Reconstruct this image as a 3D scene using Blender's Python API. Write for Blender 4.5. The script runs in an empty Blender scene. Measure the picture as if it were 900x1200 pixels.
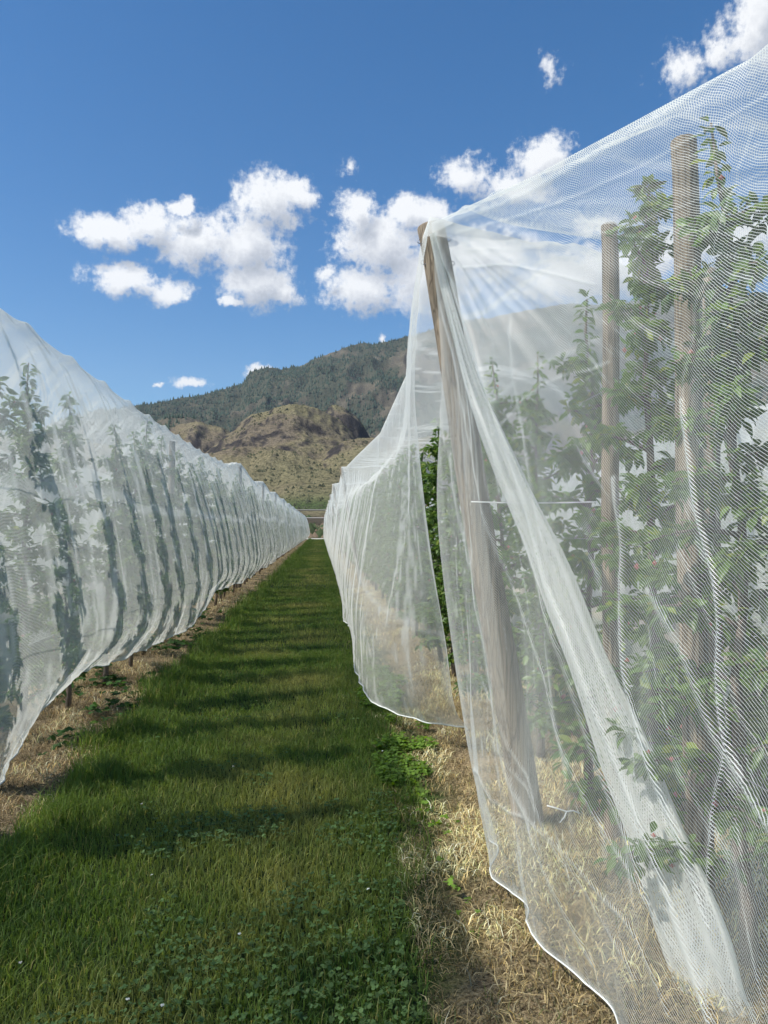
import bpy, math, random
import numpy as np
from mathutils import Vector, Matrix

rng = np.random.default_rng(7)
random.seed(7)
sc = bpy.context.scene
COL = sc.collection
R = math.radians

# ------------------------------------------------------------------ camera
F, CX, CY, CAMH = 890.0, 450.0, 600.0, 1.6
YAW, PITCH = R(4.753), R(1.223)
cam_d = bpy.data.cameras.new('camera'); cam = bpy.data.objects.new('camera', cam_d); COL.objects.link(cam)
cam.location = (0, 0, CAMH); cam.rotation_euler = (math.pi/2 + PITCH, 0, -YAW)
cam_d.sensor_fit = 'VERTICAL'; cam_d.sensor_height = 24; cam_d.lens = F/1200*24
cam_d.clip_start = 0.05; cam_d.clip_end = 12000
sc.camera = cam
FW = np.array([math.sin(YAW)*math.cos(PITCH), math.cos(YAW)*math.cos(PITCH), math.sin(PITCH)])
RT = np.array([math.cos(YAW), -math.sin(YAW), 0.0])
UP = np.cross(RT, FW)
def at(px, py, Y):
    """point at distance Y along the rows seen at photo position px, py"""
    d = FW*F + RT*(px-CX) + UP*(CY-py)
    return np.array([0, 0, CAMH]) + d*(Y/d[1])
def azel(px, py):
    d = FW*F + RT*(px-CX) + UP*(CY-py)
    return math.atan2(d[0], d[1]), math.atan2(d[2], math.hypot(d[0], d[1]))

# ------------------------------------------------------------------ helpers
def set_props(o, label=None, cat=None, group=None, kind=None):
    if label: o['label'] = label
    if cat: o['category'] = cat
    if group: o['group'] = group
    if kind: o['kind'] = kind
    return o

def build(name, V, Fc, mat=None, parent=None, uv=None, attrs=None, cols=None, smooth=False, mats=None, mi=None):
    """V (N,3); Fc (M,k) uniform polygons"""
    V = np.asarray(V, dtype=np.float32); Fc = np.asarray(Fc, dtype=np.int32)
    me = bpy.data.meshes.new(name)
    me.vertices.add(len(V)); me.vertices.foreach_set('co', V.ravel())
    k = Fc.shape[1]
    me.loops.add(Fc.size); me.loops.foreach_set('vertex_index', Fc.ravel())
    me.polygons.add(len(Fc))
    me.polygons.foreach_set('loop_start', np.arange(0, Fc.size, k, dtype=np.int32))
    me.polygons.foreach_set('loop_total', np.full(len(Fc), k, dtype=np.int32))
    if smooth: me.polygons.foreach_set('use_smooth', np.ones(len(Fc), dtype=bool))
    if mi is not None: me.polygons.foreach_set('material_index', np.asarray(mi, dtype=np.int32))
    if uv is not None:
        l = me.uv_layers.new(name='UVMap'); l.data.foreach_set('uv', np.asarray(uv, dtype=np.float32)[Fc.ravel()].ravel())
    for an, av in (attrs or {}).items():
        a = me.attributes.new(an, 'FLOAT', 'POINT'); a.data.foreach_set('value', np.asarray(av, dtype=np.float32).ravel())
    if cols is not None:
        a = me.color_attributes.new('col', 'FLOAT_COLOR', 'POINT')
        c = np.ones((len(V), 4), dtype=np.float32); c[:, :3] = cols; a.data.foreach_set('color', c.ravel())
    me.update(calc_edges=True)
    for m in (mats or ([mat] if mat else [])): me.materials.append(m)
    o = bpy.data.objects.new(name, me); COL.objects.link(o)
    if parent: o.parent = parent
    return o

def empty(name, loc=(0, 0, 0)):
    o = bpy.data.objects.new(name, None); COL.objects.link(o); o.location = loc; o.empty_display_size = .1
    return o

def grid_faces(n, m, off=0):
    i = np.arange(n-1)[:, None]*m + np.arange(m-1)[None, :]
    i = i.ravel() + off
    return np.stack([i, i+1, i+m+1, i+m], 1)

def tube(P, rad, ns=8, cap=True):
    """swept tube: P (n,3), rad scalar/array -> V, quads"""
    P = np.asarray(P, float); n = len(P); rad = np.broadcast_to(rad, (n,))
    T = np.gradient(P, axis=0); T /= np.linalg.norm(T, axis=1)[:, None] + 1e-9
    ref = np.array([0, 0, 1.0]) if abs(T[0, 2]) < .9 else np.array([1.0, 0, 0])
    A = np.cross(T, ref); A /= np.linalg.norm(A, axis=1)[:, None] + 1e-9
    B = np.cross(T, A)
    th = np.linspace(0, 2*np.pi, ns, endpoint=False)
    V = P[:, None, :] + rad[:, None, None]*(np.cos(th)[None, :, None]*A[:, None, :] + np.sin(th)[None, :, None]*B[:, None, :])
    V = V.reshape(-1, 3)
    Fs = []
    for i in range(n-1):
        for j in range(ns):
            Fs.append((i*ns+j, i*ns+(j+1) % ns, (i+1)*ns+(j+1) % ns, (i+1)*ns+j))
    if cap:
        V = np.vstack([V, P[0], P[-1]]); a, b = n*ns, n*ns+1
        for j in range(0, ns, 1):
            Fs.append((a, (j+1) % ns, j, a)); Fs.append((b, (n-1)*ns+j, (n-1)*ns+(j+1) % ns, b))
        # degenerate quads are turned into proper tris by merging below
    return V, np.array(Fs)

def build_poly(name, parts, mat, parent=None, smooth=True, col=None):
    """parts: list of (V, quads) possibly with degenerate caps"""
    V, Fs, off = [], [], 0
    for v, f in parts:
        V.append(v)
        for q in f:
            q = [int(t)+off for t in q]
            if q[0] == q[3]: q = q[:3]
            Fs.append(q)
        off += len(v)
    V = np.vstack(V)
    me = bpy.data.meshes.new(name); me.from_pydata(V.tolist(), [], Fs)
    if smooth: me.polygons.foreach_set('use_smooth', np.ones(len(Fs), dtype=bool))
    me.update(); me.materials.append(mat)
    o = bpy.data.objects.new(name, me); COL.objects.link(o)
    if parent: o.parent = parent
    return o

# numpy gradient-ish value noise
_perm = np.random.default_rng(3).random((256, 256)).astype(np.float64)
def vnoise(x, y):
    xi = np.floor(x).astype(int); yi = np.floor(y).astype(int)
    fx = x-xi; fy = y-yi; fx = fx*fx*(3-2*fx); fy = fy*fy*(3-2*fy)
    g = lambda a, b: _perm[a & 255, b & 255]
    return (g(xi, yi)*(1-fx)+g(xi+1, yi)*fx)*(1-fy) + (g(xi, yi+1)*(1-fx)+g(xi+1, yi+1)*fx)*fy
def fbm(x, y, o=4, g=.5):
    s, a, t = 0, 1, 0
    for k in range(o):
        s = s + a*vnoise(x*2**k+17.3*k, y*2**k+5.7*k); t += a; a *= g
    return s/t           # 0..1
def ridged(x, y, o=4, g=.5):
    s, a, t = 0, 1, 0
    for k in range(o):
        s = s + a*(1-np.abs(2*vnoise(x*2**k+31.3*k, y*2**k+9.7*k)-1)); t += a; a *= g
    return s/t
def sstep(a, b, x):
    t = np.clip((x-a)/(b-a), 0, 1); return t*t*(3-2*t)

# ------------------------------------------------------------------ materials
def newmat(name):
    m = bpy.data.materials.new(name); m.use_nodes = True
    nt = m.node_tree; nt.nodes.clear()
    return m, nt
class N:
    def __init__(s, nt): s.nt = nt
    def __call__(s, typ, ins=None, **kw):
        n = s.nt.nodes.new(typ)
        for k, v in kw.items(): setattr(n, k, v)
        for k, v in (ins or {}).items():
            sock = n.inputs[k]
            if isinstance(v, bpy.types.NodeSocket): s.nt.links.new(v, sock)
            else: sock.default_value = v
        return n
    def math(s, op, a, b=None, c=None, clamp=False):
        n = s.nt.nodes.new('ShaderNodeMath'); n.operation = op; n.use_clamp = clamp
        for i, v in enumerate((a, b, c)):
            if v is None: continue
            if isinstance(v, bpy.types.NodeSocket): s.nt.links.new(v, n.inputs[i])
            else: n.inputs[i].default_value = v
        return n.outputs[0]
    def ramp(s, fac, stops, interp='LINEAR'):
        n = s.nt.nodes.new('ShaderNodeValToRGB'); n.color_ramp.interpolation = interp
        e = n.color_ramp.elements
        while len(e) < len(stops): e.new(.5)
        for i, (p, c) in enumerate(stops):
            e[i].position = p; e[i].color = (*c, 1) if len(c) == 3 else c
        s.nt.links.new(fac, n.inputs[0]); return n.outputs[0]
    def mix(s, f, a, b):
        n = s.nt.nodes.new('ShaderNodeMix'); n.data_type = 'RGBA'
        for i, v in ((0, f), (6, a), (7, b)):
            if isinstance(v, bpy.types.NodeSocket): s.nt.links.new(v, n.inputs[i])
            else: n.inputs[i].default_value = v if i == 0 else (*v, 1)
        return n.outputs[2]

def mat_net(name, warp=.0040, weft=.0076, ww=.00035, wf=.00070, angle=0., tint=(.78, .80, .76)):
    m, nt = newmat(name); n = N(nt)
    uvn = n('ShaderNodeUVMap', uv_map='UVMap')
    mp = n('ShaderNodeMapping', {'Vector': uvn.outputs[0], 'Rotation': (0, 0, angle)})
    sx = n('ShaderNodeSeparateXYZ', {0: mp.outputs[0]})
    geo = n('ShaderNodeNewGeometry')
    dot = n('ShaderNodeVectorMath', {0: geo.outputs['Normal'], 1: geo.outputs['Incoming']}, operation='DOT_PRODUCT')
    cs = n.math('MAXIMUM', n.math('ABSOLUTE', dot.outputs['Value']), .36)
    inv = n.math('DIVIDE', 1., cs)                     # round strands hide more of what is behind when seen slantwise
    dens = n('ShaderNodeAttribute', attribute_name='dens').outputs['Fac']
    k = n.math('MULTIPLY', inv, n.math('MULTIPLY_ADD', dens, 2.2, 1.))
    a = n.math('LESS_THAN', n.math('PINGPONG', sx.outputs[1], weft/2), n.math('MULTIPLY', k, wf/2))
    b = n.math('LESS_THAN', n.math('PINGPONG', sx.outputs[0], warp/2), n.math('MULTIPLY', k, ww/2))
    cov = n.math('MAXIMUM', a, b)
    d = n('ShaderNodeBsdfDiffuse', {'Color': (*tint, 1)})
    t = n('ShaderNodeBsdfTranslucent', {'Color': (*tint, 1)})
    g = n('ShaderNodeBsdfGlossy', {'Color': (.8, .8, .8, 1), 'Roughness': .45})
    s1 = n('ShaderNodeMixShader', {0: .52, 1: d.outputs[0], 2: t.outputs[0]})
    s2 = n('ShaderNodeMixShader', {0: .06, 1: s1.outputs[0], 2: g.outputs[0]})
    tr = n('ShaderNodeBsdfTransparent')
    s3 = n('ShaderNodeMixShader', {0: cov, 1: tr.outputs[0], 2: s2.outputs[0]})
    n('ShaderNodeOutputMaterial', {0: s3.outputs[0]})
    return m

def mat_leafy(name, trans=.35, rough=.5, spec=.3):
    m, nt = newmat(name); n = N(nt)
    c = n('ShaderNodeVertexColor', layer_name='col').outputs[0]
    p = n('ShaderNodeBsdfPrincipled', {'Base Color': c, 'Roughness': rough, 'Specular IOR Level': spec})
    hs = n('ShaderNodeHueSaturation', {'Color': c, 'Hue': .485, 'Saturation': 1.15, 'Value': 1.7})
    t = n('ShaderNodeBsdfTranslucent', {'Color': hs.outputs[0]})
    s = n('ShaderNodeMixShader', {0: trans, 1: p.outputs[0], 2: t.outputs[0]})
    n('ShaderNodeOutputMaterial', {0: s.outputs[0]})
    return m

def mat_wood(name, c1, c2, scale=1.):
    m, nt = newmat(name); n = N(nt)
    tc = n('ShaderNodeTexCoord')
    mp = n('ShaderNodeMapping', {'Vector': tc.outputs['Object'], 'Scale': (30*scale, 30*scale, 1.3*scale)})
    n1 = n('ShaderNodeTexNoise', {'Vector': mp.outputs[0], 'Scale': 1.5, 'Detail': 8., 'Roughness': .7})
    n2 = n('ShaderNodeTexNoise', {'Vector': tc.outputs['Object'], 'Scale': 4., 'Detail': 4.})
    f = n.math('MULTIPLY_ADD', n1.outputs[0], .75, n.math('MULTIPLY', n2.outputs[0], .3))
    mc = n('ShaderNodeMapping', {'Vector': tc.outputs['Object'], 'Scale': (55*scale, 55*scale, 1.6*scale)})
    ck = n('ShaderNodeTexVoronoi', {'Vector': mc.outputs[0], 'Scale': 1.}, feature='DISTANCE_TO_EDGE').outputs[0]
    ck = n('ShaderNodeMapRange', {'Value': ck, 'From Min': 0., 'From Max': .10, 'To Min': -.22, 'To Max': 0.}).outputs[0]
    f = n.math('ADD', f, ck)
    c = n.ramp(f, [(.33, c1), (.5, tuple((a+b)/2 for a, b in zip(c1, c2))), (.68, c2)])
    b = n('ShaderNodeBump', {'Height': n1.outputs[0], 'Strength': .6, 'Distance': .01})
    p = n('ShaderNodeBsdfPrincipled', {'Base Color': c, 'Roughness': .85, 'Normal': b.outputs[0]})
    n('ShaderNodeOutputMaterial', {0: p.outputs[0]})
    return m

def mat_plain(name, col, rough=.6, metal=0.):
    m, nt = newmat(name); n = N(nt)
    tc = n('ShaderNodeTexCoord')
    nz = n('ShaderNodeTexNoise', {'Vector': tc.outputs['Object'], 'Scale': 25., 'Detail': 4.})
    c = n.ramp(nz.outputs[0], [(.3, tuple(x*.8 for x in col)), (.7, tuple(min(1, x*1.12) for x in col))])
    p = n('ShaderNodeBsdfPrincipled', {'Base Color': c, 'Roughness': rough, 'Metallic': metal})
    n('ShaderNodeOutputMaterial', {0: p.outputs[0]})
    return m

NET = mat_net('netting', angle=0.0)
NET_NEAR = mat_net('netting_skewed', warp=.0046, weft=.0088, ww=.00025, wf=.00088, angle=R(-28), tint=(.77, .80, .77))
NET_DENSE = mat_net('netting_folded', warp=.0045, weft=.009, ww=.0007, wf=.0022, angle=R(-20))
LEAF = mat_leafy('leaf', .38, .42, .4)
GRASS = mat_leafy('grass_blade', .4, .6, .25)
STRAW = mat_leafy('straw', .15, .8, .2)
FAR = mat_leafy('far_leaf', .0, .9, .1)
BARK = mat_wood('bark', (.08, .06, .045), (.24, .19, .15), 2.)
POST = mat_wood('weathered_post', (.09, .068, .046), (.34, .275, .195))
HEM = mat_plain('hem_tape', (.62, .65, .63), .8)
STEEL = mat_plain('galvanised_wire', (.35, .35, .36), .4, .8)
CORD = mat_plain('white_cord', (.78, .78, .76), .6)

# ------------------------------------------------------------------ light and sky
world = bpy.data.worlds.new('World'); sc.world = world; world.use_nodes = True
nt = world.node_tree; nt.nodes.clear(); n = N(nt)
TO_SUN = Vector((-.90, -.26, 1.02)).normalized()
elev = math.asin(TO_SUN.z); azs = math.atan2(TO_SUN.x, TO_SUN.y)
sky = n('ShaderNodeTexSky'); sky.sky_type = 'NISHITA'; sky.sun_disc = False
sky.sun_elevation = elev; sky.sun_rotation = azs % (2*math.pi)
sky.altitude = 300; sky.air_density = 1.0; sky.dust_density = .25; sky.ozone_density = 3.0
tc = n('ShaderNodeTexCoord')
sep = n('ShaderNodeSeparateXYZ', {0: tc.outputs['Generated']})
az = n.math('ARCTAN2', sep.outputs[0], sep.outputs[1])
el = n.math('ARCSINE', sep.outputs[2])
pv = n('ShaderNodeCombineXYZ', {0: az, 1: el, 2: 0.}).outputs[0]

CLOUDS = [  # photo x, y, half width, half height, weight of wisps
 (128,272,40,17,1),(175,266,45,22,1),(228,282,52,30,1),(288,288,46,38,1),(314,238,36,32,1),(346,226,26,16,1),
 (300,332,46,26,1),(330,346,22,14,1),(150,330,42,17,1),(196,343,30,14,1),(216,243,12,9,1),(275,355,16,8,1),
 (420,250,26,22,1),(448,286,54,38,1),(424,340,44,26,1),(500,325,58,40,1),(488,248,40,18,1),(382,322,14,10,.9),(560,300,70,30,1),
 (545,206,44,24,.75),(603,222,60,20,.85),(636,186,38,22,1),(412,196,20,20,.42),(646,80,22,30,.45),
 (805,78,46,34,.6),(848,52,34,30,.65),(892,20,46,44,1),(940,-10,60,60,1),
 (222,446,28,6,.75),(186,447,9,4,.8),(304,436,15,10,1),(450,396,8,14,.55),(484,444,14,6,.5),
 (680,325,85,34,1),(770,300,60,34,.9),(860,280,70,30,.9),(700,262,40,18,.7)]
grp = bpy.data.node_groups.new('cloud_field', 'ShaderNodeTree')
grp.interface.new_socket('P', in_out='INPUT', socket_type='NodeSocketVector')
grp.interface.new_socket('D', in_out='OUTPUT', socket_type='NodeSocketFloat'); grp.interface.new_socket('S', in_out='OUTPUT', socket_type='NodeSocketFloat')
gn = N(grp); gi = grp.nodes.new('NodeGroupInput'); go = grp.nodes.new('NodeGroupOutput')
w1 = gn('ShaderNodeTexNoise', {'Vector': gi.outputs[0], 'Scale': 22., 'Detail': 9., 'Roughness': .62})
wv = gn('ShaderNodeVectorMath', {0: w1.outputs['Color'], 1: (.5, .5, .5)}, operation='SUBTRACT')
wp = gn('ShaderNodeVectorMath', {0: wv.outputs[0], 1: (.055, .04, 0)}, operation='MULTIPLY')
P = gn('ShaderNodeVectorMath', {0: gi.outputs[0], 1: wp.outputs[0]}, operation='ADD').outputs[0]
acc = None
for (px, py, hw, hh, wt) in CLOUDS:
    a0, e0 = azel(px, py); ra = hw/F*1.2*math.cos(a0)**1.5; re = hh/F*1.2*math.cos(a0)
    q = gn('ShaderNodeVectorMath', {0: P, 1: (1/ra, 1/re, 0), 2: (-a0/ra, -e0/re, 0)}, operation='MULTIPLY_ADD').outputs[0]
    l = gn('ShaderNodeVectorMath', {0: q}, operation='LENGTH').outputs['Value']
    v = gn.math('SUBTRACT', wt, l)
    acc = v if acc is None else gn.math('SMOOTH_MAX', acc, v, .12)
w2 = gn('ShaderNodeTexNoise', {'Vector': gi.outputs[0], 'Scale': 32., 'Detail': 10., 'Roughness': .60})
dd = gn.math('ADD', acc, gn.math('MULTIPLY', gn.math('SUBTRACT', w2.outputs[0], .5), 1.3))
w3 = gn('ShaderNodeTexNoise', {'Vector': gi.outputs[0], 'Scale': 120., 'Detail': 8., 'Roughness': .62})
dd = gn.math('ADD', dd, gn.math('MULTIPLY', gn.math('SUBTRACT', w3.outputs[0], .5), 1.1))
grp.links.new(dd, go.inputs[0])
ss = gn.math('ADD', acc, gn.math('MULTIPLY', gn.math('SUBTRACT', w2.outputs[0], .5), .55))
grp.links.new(ss, go.inputs[1])
g1 = n('ShaderNodeGroup', node_tree=grp); nt.links.new(pv, g1.inputs[0])
pu = n('ShaderNodeVectorMath', {0: pv, 1: (-.012, .024, 0)}, operation='ADD').outputs[0]
g2 = n('ShaderNodeGroup', node_tree=grp); nt.links.new(pu, g2.inputs[0])
cov = n('ShaderNodeMapRange', {'Value': g1.outputs[0], 'From Min': -.08, 'From Max': .58, 'To Min': 0., 'To Max': 1.}, interpolation_type='SMOOTHSTEP').outputs[0]
lit = n.math('MULTIPLY_ADD', n.math('SUBTRACT', g1.outputs[1], g2.outputs[1]), .60, .62, clamp=True)
thick = n('ShaderNodeMapRange', {'Value': g1.outputs[0], 'From Min': .25, 'From Max': .9}, interpolation_type='SMOOTHSTEP').outputs[0]
sh = n.math('SUBTRACT', lit, n.math('MULTIPLY', thick, .22), clamp=True)
ccol = n.ramp(sh, [(0.05, (.34, .38, .44)), (.42, (.58, .61, .67)), (.76, (.98, .99, 1.0))])
SKY_STR = .088
bs = n('ShaderNodeBackground', {'Color': n.mix(0.0, sky.outputs[0], (0, 0, 0)), 'Strength': SKY_STR})
hsv = n('ShaderNodeHueSaturation', {'Color': sky.outputs[0], 'Hue': .500, 'Saturation': 1.36, 'Value': 1.06})
nt.links.new(hsv.outputs[0], bs.inputs[0])
bc = n('ShaderNodeBackground', {'Color': ccol, 'Strength': .71})
mx = n('ShaderNodeMixShader', {0: n.math('MULTIPLY', cov, .97), 1: bs.outputs[0], 2: bc.outputs[0]})
n('ShaderNodeOutputWorld', {0: mx.outputs[0]})

sun_d = bpy.data.lights.new('sun', 'SUN'); sun = bpy.data.objects.new('sun', sun_d); COL.objects.link(sun)
sun_d.energy = 4.5; sun_d.angle = R(.5); sun_d.color = (1, .95, .88)
sun.rotation_euler = TO_SUN.to_track_quat('Z', 'Y').to_euler(); sun.location = (-30, 5, 40)

sc.view_settings.view_transform = 'Standard'; sc.view_settings.look = 'None'
sc.view_settings.gamma = 1; sc.view_settings.use_curve_mapping = False; sc.view_settings.exposure = 0.60
cy = sc.cycles
cy.max_bounces = 7; cy.diffuse_bounces = 3; cy.transparent_max_bounces = 32; cy.transmission_bounces = 4; cy.glossy_bounces = 2
cy.use_denoising = True; cy.caustics_reflective = False; cy.caustics_refractive = False
cy.sample_clamp_indirect = 4

# ------------------------------------------------------------------ ground
ROWX = [-10.3, -6.25, -2.25, 1.45, 5.5, 9.6]
def mat_ground():
    m, nt = newmat('orchard_floor'); n = N(nt)
    tc = n('ShaderNodeTexCoord'); P = tc.outputs['Object']
    s = n('ShaderNodeSeparateXYZ', {0: P})
    wob = n('ShaderNodeTexNoise', {'Vector': P, 'Scale': 2.2, 'Detail': 6., 'Roughness': .65}).outputs[0]
    nearw = n('ShaderNodeMapRange', {'Value': s.outputs[1], 'From Min': 2.4, 'From Max': 5., 'To Min': .34, 'To Max': 0.}).outputs[0]
    rightside = n('ShaderNodeMapRange', {'Value': s.outputs[0], 'From Min': 0., 'From Max': .2}).outputs[0]
    xx = n.math('ADD', s.outputs[0], n.math('MULTIPLY', n.math('SUBTRACT', wob, .5), .5))
    xx = n.math('ADD', xx, n.math('MULTIPLY', nearw, rightside))
    d = None
    for rx in ROWX:
        v = n.math('ABSOLUTE', n.math('SUBTRACT', xx, rx))
        d = v if d is None else n.math('MINIMUM', d, v)
    mul = n('ShaderNodeMapRange', {'Value': d, 'From Min': .56, 'From Max': .74, 'To Min': 1., 'To Max': 0.}).outputs[0]
    endz = n('ShaderNodeMapRange', {'Value': s.outputs[1], 'From Min': 104., 'From Max': 106., 'To Min': 1., 'To Max': 0.}).outputs[0]
    mul = n.math('MULTIPLY', mul, endz)
    f1 = n('ShaderNodeTexNoise', {'Vector': P, 'Scale': 60., 'Detail': 6., 'Roughness': .7}).outputs[0]
    f2 = n('ShaderNodeTexNoise', {'Vector': P, 'Scale': 1.6, 'Detail': 5.}).outputs[0]
    straw = n.ramp(f1, [(.36, (.05, .035, .02)), (.5, (.30, .225, .125)), (.66, (.55, .45, .27))])
    dirt = n.ramp(f1, [(.36, (.035, .026, .018)), (.66, (.36, .29, .18))])
    sc_ = n.mix(n.math('MULTIPLY', n('ShaderNodeMapRange', {'Value': f2, 'From Min': .42, 'From Max': .6}).outputs[0], .8), straw, dirt)
    gr = n.ramp(f1, [(.3, (.018, .03, .010)), (.55, (.04, .065, .02)), (.75, (.10, .11, .045))])
    gr2 = n.mix(n('ShaderNodeMapRange', {'Value': f2, 'From Min': .45, 'From Max': .7}).outputs[0], gr, (.075, .095, .03))
    c = n.mix(mul, gr2, sc_)
    b = n('ShaderNodeBump', {'Height': f1, 'Strength': .8, 'Distance': .03})
    p = n('ShaderNodeBsdfPrincipled', {'Base Color': c, 'Roughness': .95, 'Specular IOR Level': .1, 'Normal': b.outputs[0]})
    n('ShaderNodeOutputMaterial', {0: p.outputs[0]})
    return m
gx = np.concatenate([[-5400, -1500, -300, -60], np.linspace(-12, 12, 193), [60, 300, 1500, 5400]])
gy = np.concatenate([[-240, -40], np.linspace(-6, 30, 241), np.linspace(30.6, 118, 120), [200, 600, 2000, 6400]])
X, Yg = np.meshgrid(gx, gy, indexing='ij')
def ground_z(x, y):
    near = np.clip(1-np.abs(x)/11, 0, 1)*np.clip((116-y)/5, 0, 1)*np.clip((y+6)/3, 0, 1)
    mound = sum(np.exp(-((x-r)/.45)**2) for r in ROWX)*.07
    return near*(mound + (fbm(x*1.2+9, y*1.2+4, 4)-.5)*.07)
Z = ground_z(X, Yg)
g = build('ground', np.stack([X.ravel(), Yg.ravel(), Z.ravel()], 1), grid_faces(len(gx), len(gy))[:, ::-1], mat_ground(), smooth=True)
set_props(g, 'mown green grass lane between two strips of dry straw under the netted rows', 'ground', kind='structure')

def blades(name, x, y, h, w, lean, cols, mat, z=None, flat=None):
    n_ = len(x); z0 = ground_z(x, y) if z is None else z
    a = rng.random(n_)*2*np.pi; b = rng.random(n_)*2*np.pi
    wx, wy = np.cos(a)*w/2, np.sin(a)*w/2
    lx, ly = np.cos(b)*lean*h, np.sin(b)*lean*h
    hh = h*np.sqrt(np.clip(1-lean**2*.6, .05, 1))
    P0 = np.stack([x-wx, y-wy, z0-.003], 1); P1 = np.stack([x+wx, y+wy, z0-.003], 1)
    k = .42
    P2 = np.stack([x-wx*.8+lx*k*.6, y-wy*.8+ly*k*.6, z0+hh*.6], 1); P3 = np.stack([x+wx*.8+lx*k*.6, y+wy*.8+ly*k*.6, z0+hh*.6], 1)
    P4 = np.stack([x+lx, y+ly, z0+hh*(1-.25*lean)], 1)
    V = np.stack([P0, P1, P2, P3, P4], 1).reshape(-1, 3)
    o = np.arange(n_)[:, None]*5
    T = np.concatenate([o+[0, 1, 3], o+[0, 3, 2], o+[2, 3, 4]], 1).reshape(-1, 3)
    return build(name, V, T, mat, cols=np.repeat(cols, 5, 0))

def scatter(x0, x1, bands):
    xs, ys = [], []
    for (a, b, dens) in bands:
        k = int((x1-x0)*(b-a)*dens)
        xs.append(rng.random(k)*(x1-x0)+x0); ys.append(rng.random(k)*(b-a)+a)
    return np.concatenate(xs), np.concatenate(ys)

# green lane
x, y = scatter(-1.85, .85, [(1.2, 3.5, 9000), (3.5, 6, 7000), (6, 10, 3800), (10, 20, 1700), (20, 45, 500), (45, 110, 150)])
edge_n = (fbm(x*2.2, y*2.2, 4)-.5)*.5
dr = np.minimum(x-(-1.66), .64-.20*sstep(5, 2.4, y)-x) + edge_n           # distance inside the lane
keep = dr > rng.random(len(x))*.16
x, y, dr = x[keep], y[keep], dr[keep]
cl = fbm(x*3+3, y*3+8, 4); cl2 = fbm(x*.9+40, y*.9+3, 3)
side = sstep(.75, .1, np.abs(x+.45)/1.2*0+np.minimum(x+1.66, .9-x))   # taller at the edges
far = 1+np.clip(y-6, 0, 60)*.035
h = (.030+.045*rng.random(len(x))**1.5)*(1+.8*sstep(-1.15, -1.55, x))*(1+1.1*side*sstep(.35, .6, cl))*(0.8+.6*cl2)
w = (.0032+.0028*rng.random(len(x)))*far**1.3
base = np.array([.15, .225, .05]); yel = np.array([.38, .36, .12]); drk = np.array([.075, .14, .035])
t = np.clip((cl-.45)*3+.2*rng.standard_normal(len(x)), 0, 1)[:, None]
mid = np.exp(-((x+.35)/.55)**2)[:, None]
c = base*(1-t)+drk*t
yy = np.clip((cl2[:, None]-.38)*2.6*mid+(rng.random((len(x), 1)) > .93)*.7, 0, .85)
c = c*(1-yy)+yel*yy
c *= (.75+.5*rng.random((len(x), 1)))
g = blades('grass', x, y, h*far**.3, w, .25+.55*rng.random(len(x)), c, GRASS)
set_props(g, 'short green grass growing along the lane between the netted rows', 'grass', kind='stuff')

# straw and dried weeds on both strips
def straw_strip(name, x0, x1, c0, bands, label, seed_x):
    x, y = scatter(x0, x1, bands)
    e = (fbm(x*2.2, y*2.2, 4)-.5)*.5
    ins = np.minimum(x-x0-.12, x1-.12-x) + e
    cl = fbm(x*4+seed_x, y*4, 4); ins = ins+(.30*sstep(5, 2.4, y) if x0 > 0 else 0)*(x < 1.2)
    keep = (ins > rng.random(len(x))*.2-.05) & (cl > .24+.14*rng.random(len(x)))
    x, y, cl = x[keep], y[keep], cl[keep]
    far = 1+np.clip(y-6, 0, 60)*.05
    L = .03+.06*rng.random(len(x))
    c = np.array(c0)[None]*(.25+1.15*rng.random((len(x), 1))**1.4)*(.5+1.0*sstep(.4,.65,cl))[:, None]*(1+np.array([[.06, 0, -.12]])*rng.standard_normal((len(x), 1)))
    gm = rng.random(len(x)) < .06
    c[gm] = np.array([.09, .12, .03])
    z = ground_z(x, y)+rng.random(len(x))*.05*sstep(.4, .7, cl)
    o = blades(name, x, y, L, (.002+.003*rng.random(len(x)))*far, .80+.45*rng.random(len(x)), np.clip(c, .01, .8), STRAW, z=z)
    set_props(o, label, 'straw', kind='stuff')
straw_strip('straw', .36, 2.5, (.70, .57, .29), [(1.2, 4, 6500), (4, 8, 4500), (8, 20, 900), (20, 60, 150)],
            'tan straw and dried weeds strewn on the bare strip under the right netted row', 0)
straw_strip('straw', -2.95, -1.45, (.56, .44, .25), [(2.5, 5, 6000), (5, 9, 4200), (9, 20, 1100), (20, 60, 200)],
            'brown straw mulch lying on the strip under the left netted row', 30)

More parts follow.
